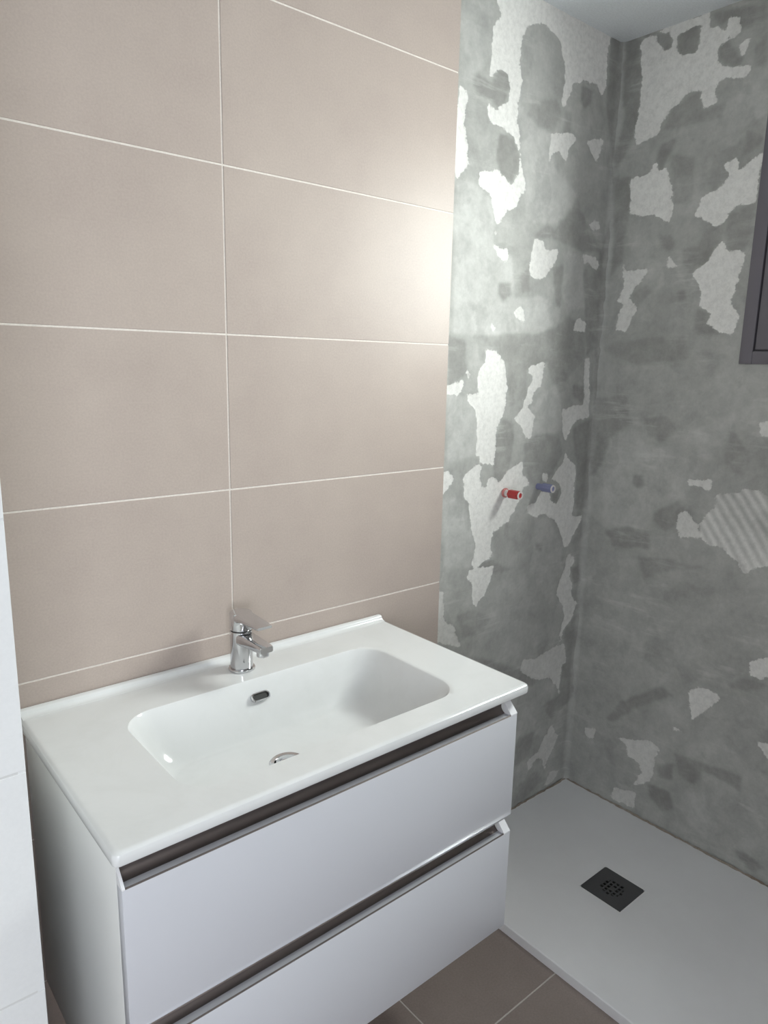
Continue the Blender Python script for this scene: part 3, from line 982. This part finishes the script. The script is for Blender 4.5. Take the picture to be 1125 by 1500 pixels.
# overflow slot in the back of the bowl
ov = Vector((-0.017, -0.1365, ZTOP - 0.031))
bm = bmesh.new()


def slot(bm, cx, cy, cz, hw, hh_, y0, y1):
    pts = []
    for s_ in (1, -1):
        for k in range(9):
            a = -math.pi / 2 + math.pi * k / 8
            pts.append((s_ * (hw - hh_) + s_ * hh_ * math.cos(a), s_ * hh_ * math.sin(a)))
    a = [bm.verts.new((cx + p, cy + y0, cz + q)) for p, q in pts]
    b = [bm.verts.new((cx + p, cy + y1, cz + q)) for p, q in pts]
    n = len(pts)
    for i in range(n):
        bm.faces.new((a[i], a[(i + 1) % n], b[(i + 1) % n], b[i]))
    bm.faces.new(a)
    bm.faces.new(b[::-1])


def stadium(hw, hh_):
    pts = []
    for s_ in (1, -1):
        for k in range(9):
            a_ = -math.pi / 2 + math.pi * k / 8
            pts.append((s_ * (hw - hh_) + s_ * hh_ * math.cos(a_), s_ * hh_ * math.sin(a_)))
    return pts


lp = [[bm.verts.new((p, y, q)) for p, q in stadium(hw, hh_)] for hw, hh_, y in ((0.0205, 0.0092, 0.004), (0.0205, 0.0092, -0.0012), (0.0190, 0.0078, -0.0026), (0.0172, 0.0060, -0.0020), (0.0165, 0.0052, 0.006))]
for a_, b_2 in zip(lp, lp[1:]):
    for i in range(len(a_)):
        j = (i + 1) % len(a_)
        bm.faces.new((a_[i], a_[j], b_2[j], b_2[i]))
ovr = done('overflow_ring', bm, M_CHROME, None, smooth=True)
bm = bmesh.new()
slot(bm, 0, 0, 0, 0.0166, 0.0053, 0.0005, 0.005)
ovh = done('overflow_shade_plate', bm, M_DARK, None)  # dark plate whose colour stands for shade inside the slot
ovr.parent = basin
ovh.parent = ovr
ovr.location = ov - basin.location
ovr.rotation_euler = (math.radians(-38), 0, 0)

# ------------------------------------------------------------------ tap
TPX, TPY = -0.016, -0.062
tap = empty('basin_tap', (TPX, TPY, ZTOP))
tag(tap, 'chrome single-lever mixer tap standing on the back of the washbasin', 'tap')
zt = ZTOP
bm = bmesh.new()
lathe(bm, [(0.026, zt + 0.0002), (0.0268, zt + 0.001), (0.0268, zt + 0.0045), (0.0255, zt + 0.0055), (0.022, zt + 0.0056)], 48, TPX, TPY)
done('base_ring', bm, M_CHROME, tap, smooth=True)
bm = bmesh.new()
lathe(bm, [(0.0222, zt + 0.0058), (0.0225, zt + 0.0075), (0.0225, zt + 0.0815), (0.0215, zt + 0.0825), (0.018, zt + 0.083)], 48, TPX, TPY)
bdy = done('body', bm, M_CHROME, tap, smooth=True)
bm = bmesh.new()
lathe(bm, [(0.0205, zt + 0.082), (0.0205, zt + 0.0855)], 40, TPX, TPY)
done('joint_ring', bm, M_DARK, bdy, smooth=True)  # dark ring painting the shade of the gap under the head
# head and lever in one casting
bm = bmesh.new()
lathe(bm, [(0.019, zt + 0.0848), (0.0222, zt + 0.0856), (0.0225, zt + 0.087), (0.0225, zt + 0.1175), (0.0215, zt + 0.1198), (0.018, zt + 0.1205)], 48, TPX, TPY)
head = done('head', bm, M_CHROME, tap, smooth=True)


def bar(name, secs, m, parent, bevel):
    """secs: (y, z centre, half width, half height) along -y"""
    bm = bmesh.new()
    rg = []
    for y, z, hw, hh_ in secs:
        rg.append([bm.verts.new((TPX + p[0], y, z + p[1])) for p in rrect(-hw, hw, -hh_, hh_, min(hw, hh_) * bevel, 4, 2)])
    n = len(rg[0])
    for a, b in zip(rg, rg[1:]):
        for i in range(n):
            bm.faces.new((a[i], a[(i + 1) % n], b[(i + 1) % n], b[i]))
    bm.faces.new(rg[0])
    bm.faces.new(rg[-1][::-1])
    return done(name, bm, m, parent, smooth=True)


bar('lever', [(TPY + 0.005, zt + 0.1110, 0.0205, 0.0092), (TPY - 0.016, zt + 0.1118, 0.0202, 0.0085), (TPY - 0.032, zt + 0.1135, 0.0185, 0.0062),
              (TPY - 0.060, zt + 0.1140, 0.0172, 0.0045), (TPY - 0.088, zt + 0.1135, 0.0162, 0.0036), (TPY - 0.092, zt + 0.1134, 0.0150, 0.0026)], M_CHROME, tap, 0.7)
spout = bar('spout', [(TPY + 0.004, zt + 0.068, 0.0190, 0.0120), (TPY - 0.022, zt + 0.0690, 0.0180, 0.0115), (TPY - 0.050, zt + 0.0705, 0.0165, 0.0095), (TPY - 0.080, zt + 0.0712, 0.0152, 0.0080),
                      (TPY - 0.095, zt + 0.0712, 0.0146, 0.0072), (TPY - 0.098, zt + 0.0712, 0.0134, 0.0058)], M_CHROME, tap, 0.6)
bm = bmesh.new()
lathe(bm, [(0.0095, zt + 0.0545), (0.0115, zt + 0.055), (0.012, zt + 0.057), (0.012, zt + 0.0665)], 36, TPX, TPY - 0.083)
done('aerator', bm, M_CHROME, spout, smooth=True)

# ------------------------------------------------------------------ capped pipe stubs of the shower mixer


def stub(name, label, x, z, m, collar, long_):
    p = empty(name, (x, YC, z))
    tag(p, label, 'pipe')
    bm = bmesh.new()
    lathe(bm, [(0.0095, -0.004), (0.0095, 0.020), (0.0085, 0.021)], 28, x, YC, z, 'y')
    done('pipe_end', bm, M_PIPE if collar else m, p, smooth=True)
    if collar:
        bm = bmesh.new()
        lathe(bm, [(0.0105, 0.002), (0.0130, 0.003), (0.0130, 0.008), (0.0105, 0.009)], 28, x, YC, z, 'y')
        done('collar', bm, mat('pale_red_plastic', (0.50, 0.18, 0.17), 0.5), p, smooth=True)
    bm = bmesh.new()
    lathe(bm, [(0.0100, 0.020), (0.0125, 0.021), (0.0125, long_ - 0.006), (0.0115, long_ - 0.005), (0.0115, long_ - 0.001)], 6 if collar else 8, x, YC, z, 'y')
    pl_ = done('plug', bm, m, p)
    bm = bmesh.new()
    lathe(bm, [(0.0112, long_ - 0.0012), (0.0112, long_ + 0.001), (0.0075, long_ + 0.0015), (0.0070, long_ - 0.002)], 24, x, YC, z, 'y')
    done('rim', bm, M_PIPE, pl_, smooth=True)
    return p


stub('capped_pipe_stub', 'red plastic plug capping a pipe stub that sticks out of the cement wall', 0.846, 1.052, M_RED, True, 0.058)
stub('capped_pipe_stub', 'blue plastic plug capping a pipe stub that sticks out of the cement wall', 0.993, 1.056, M_BLUE, False, 0.056)
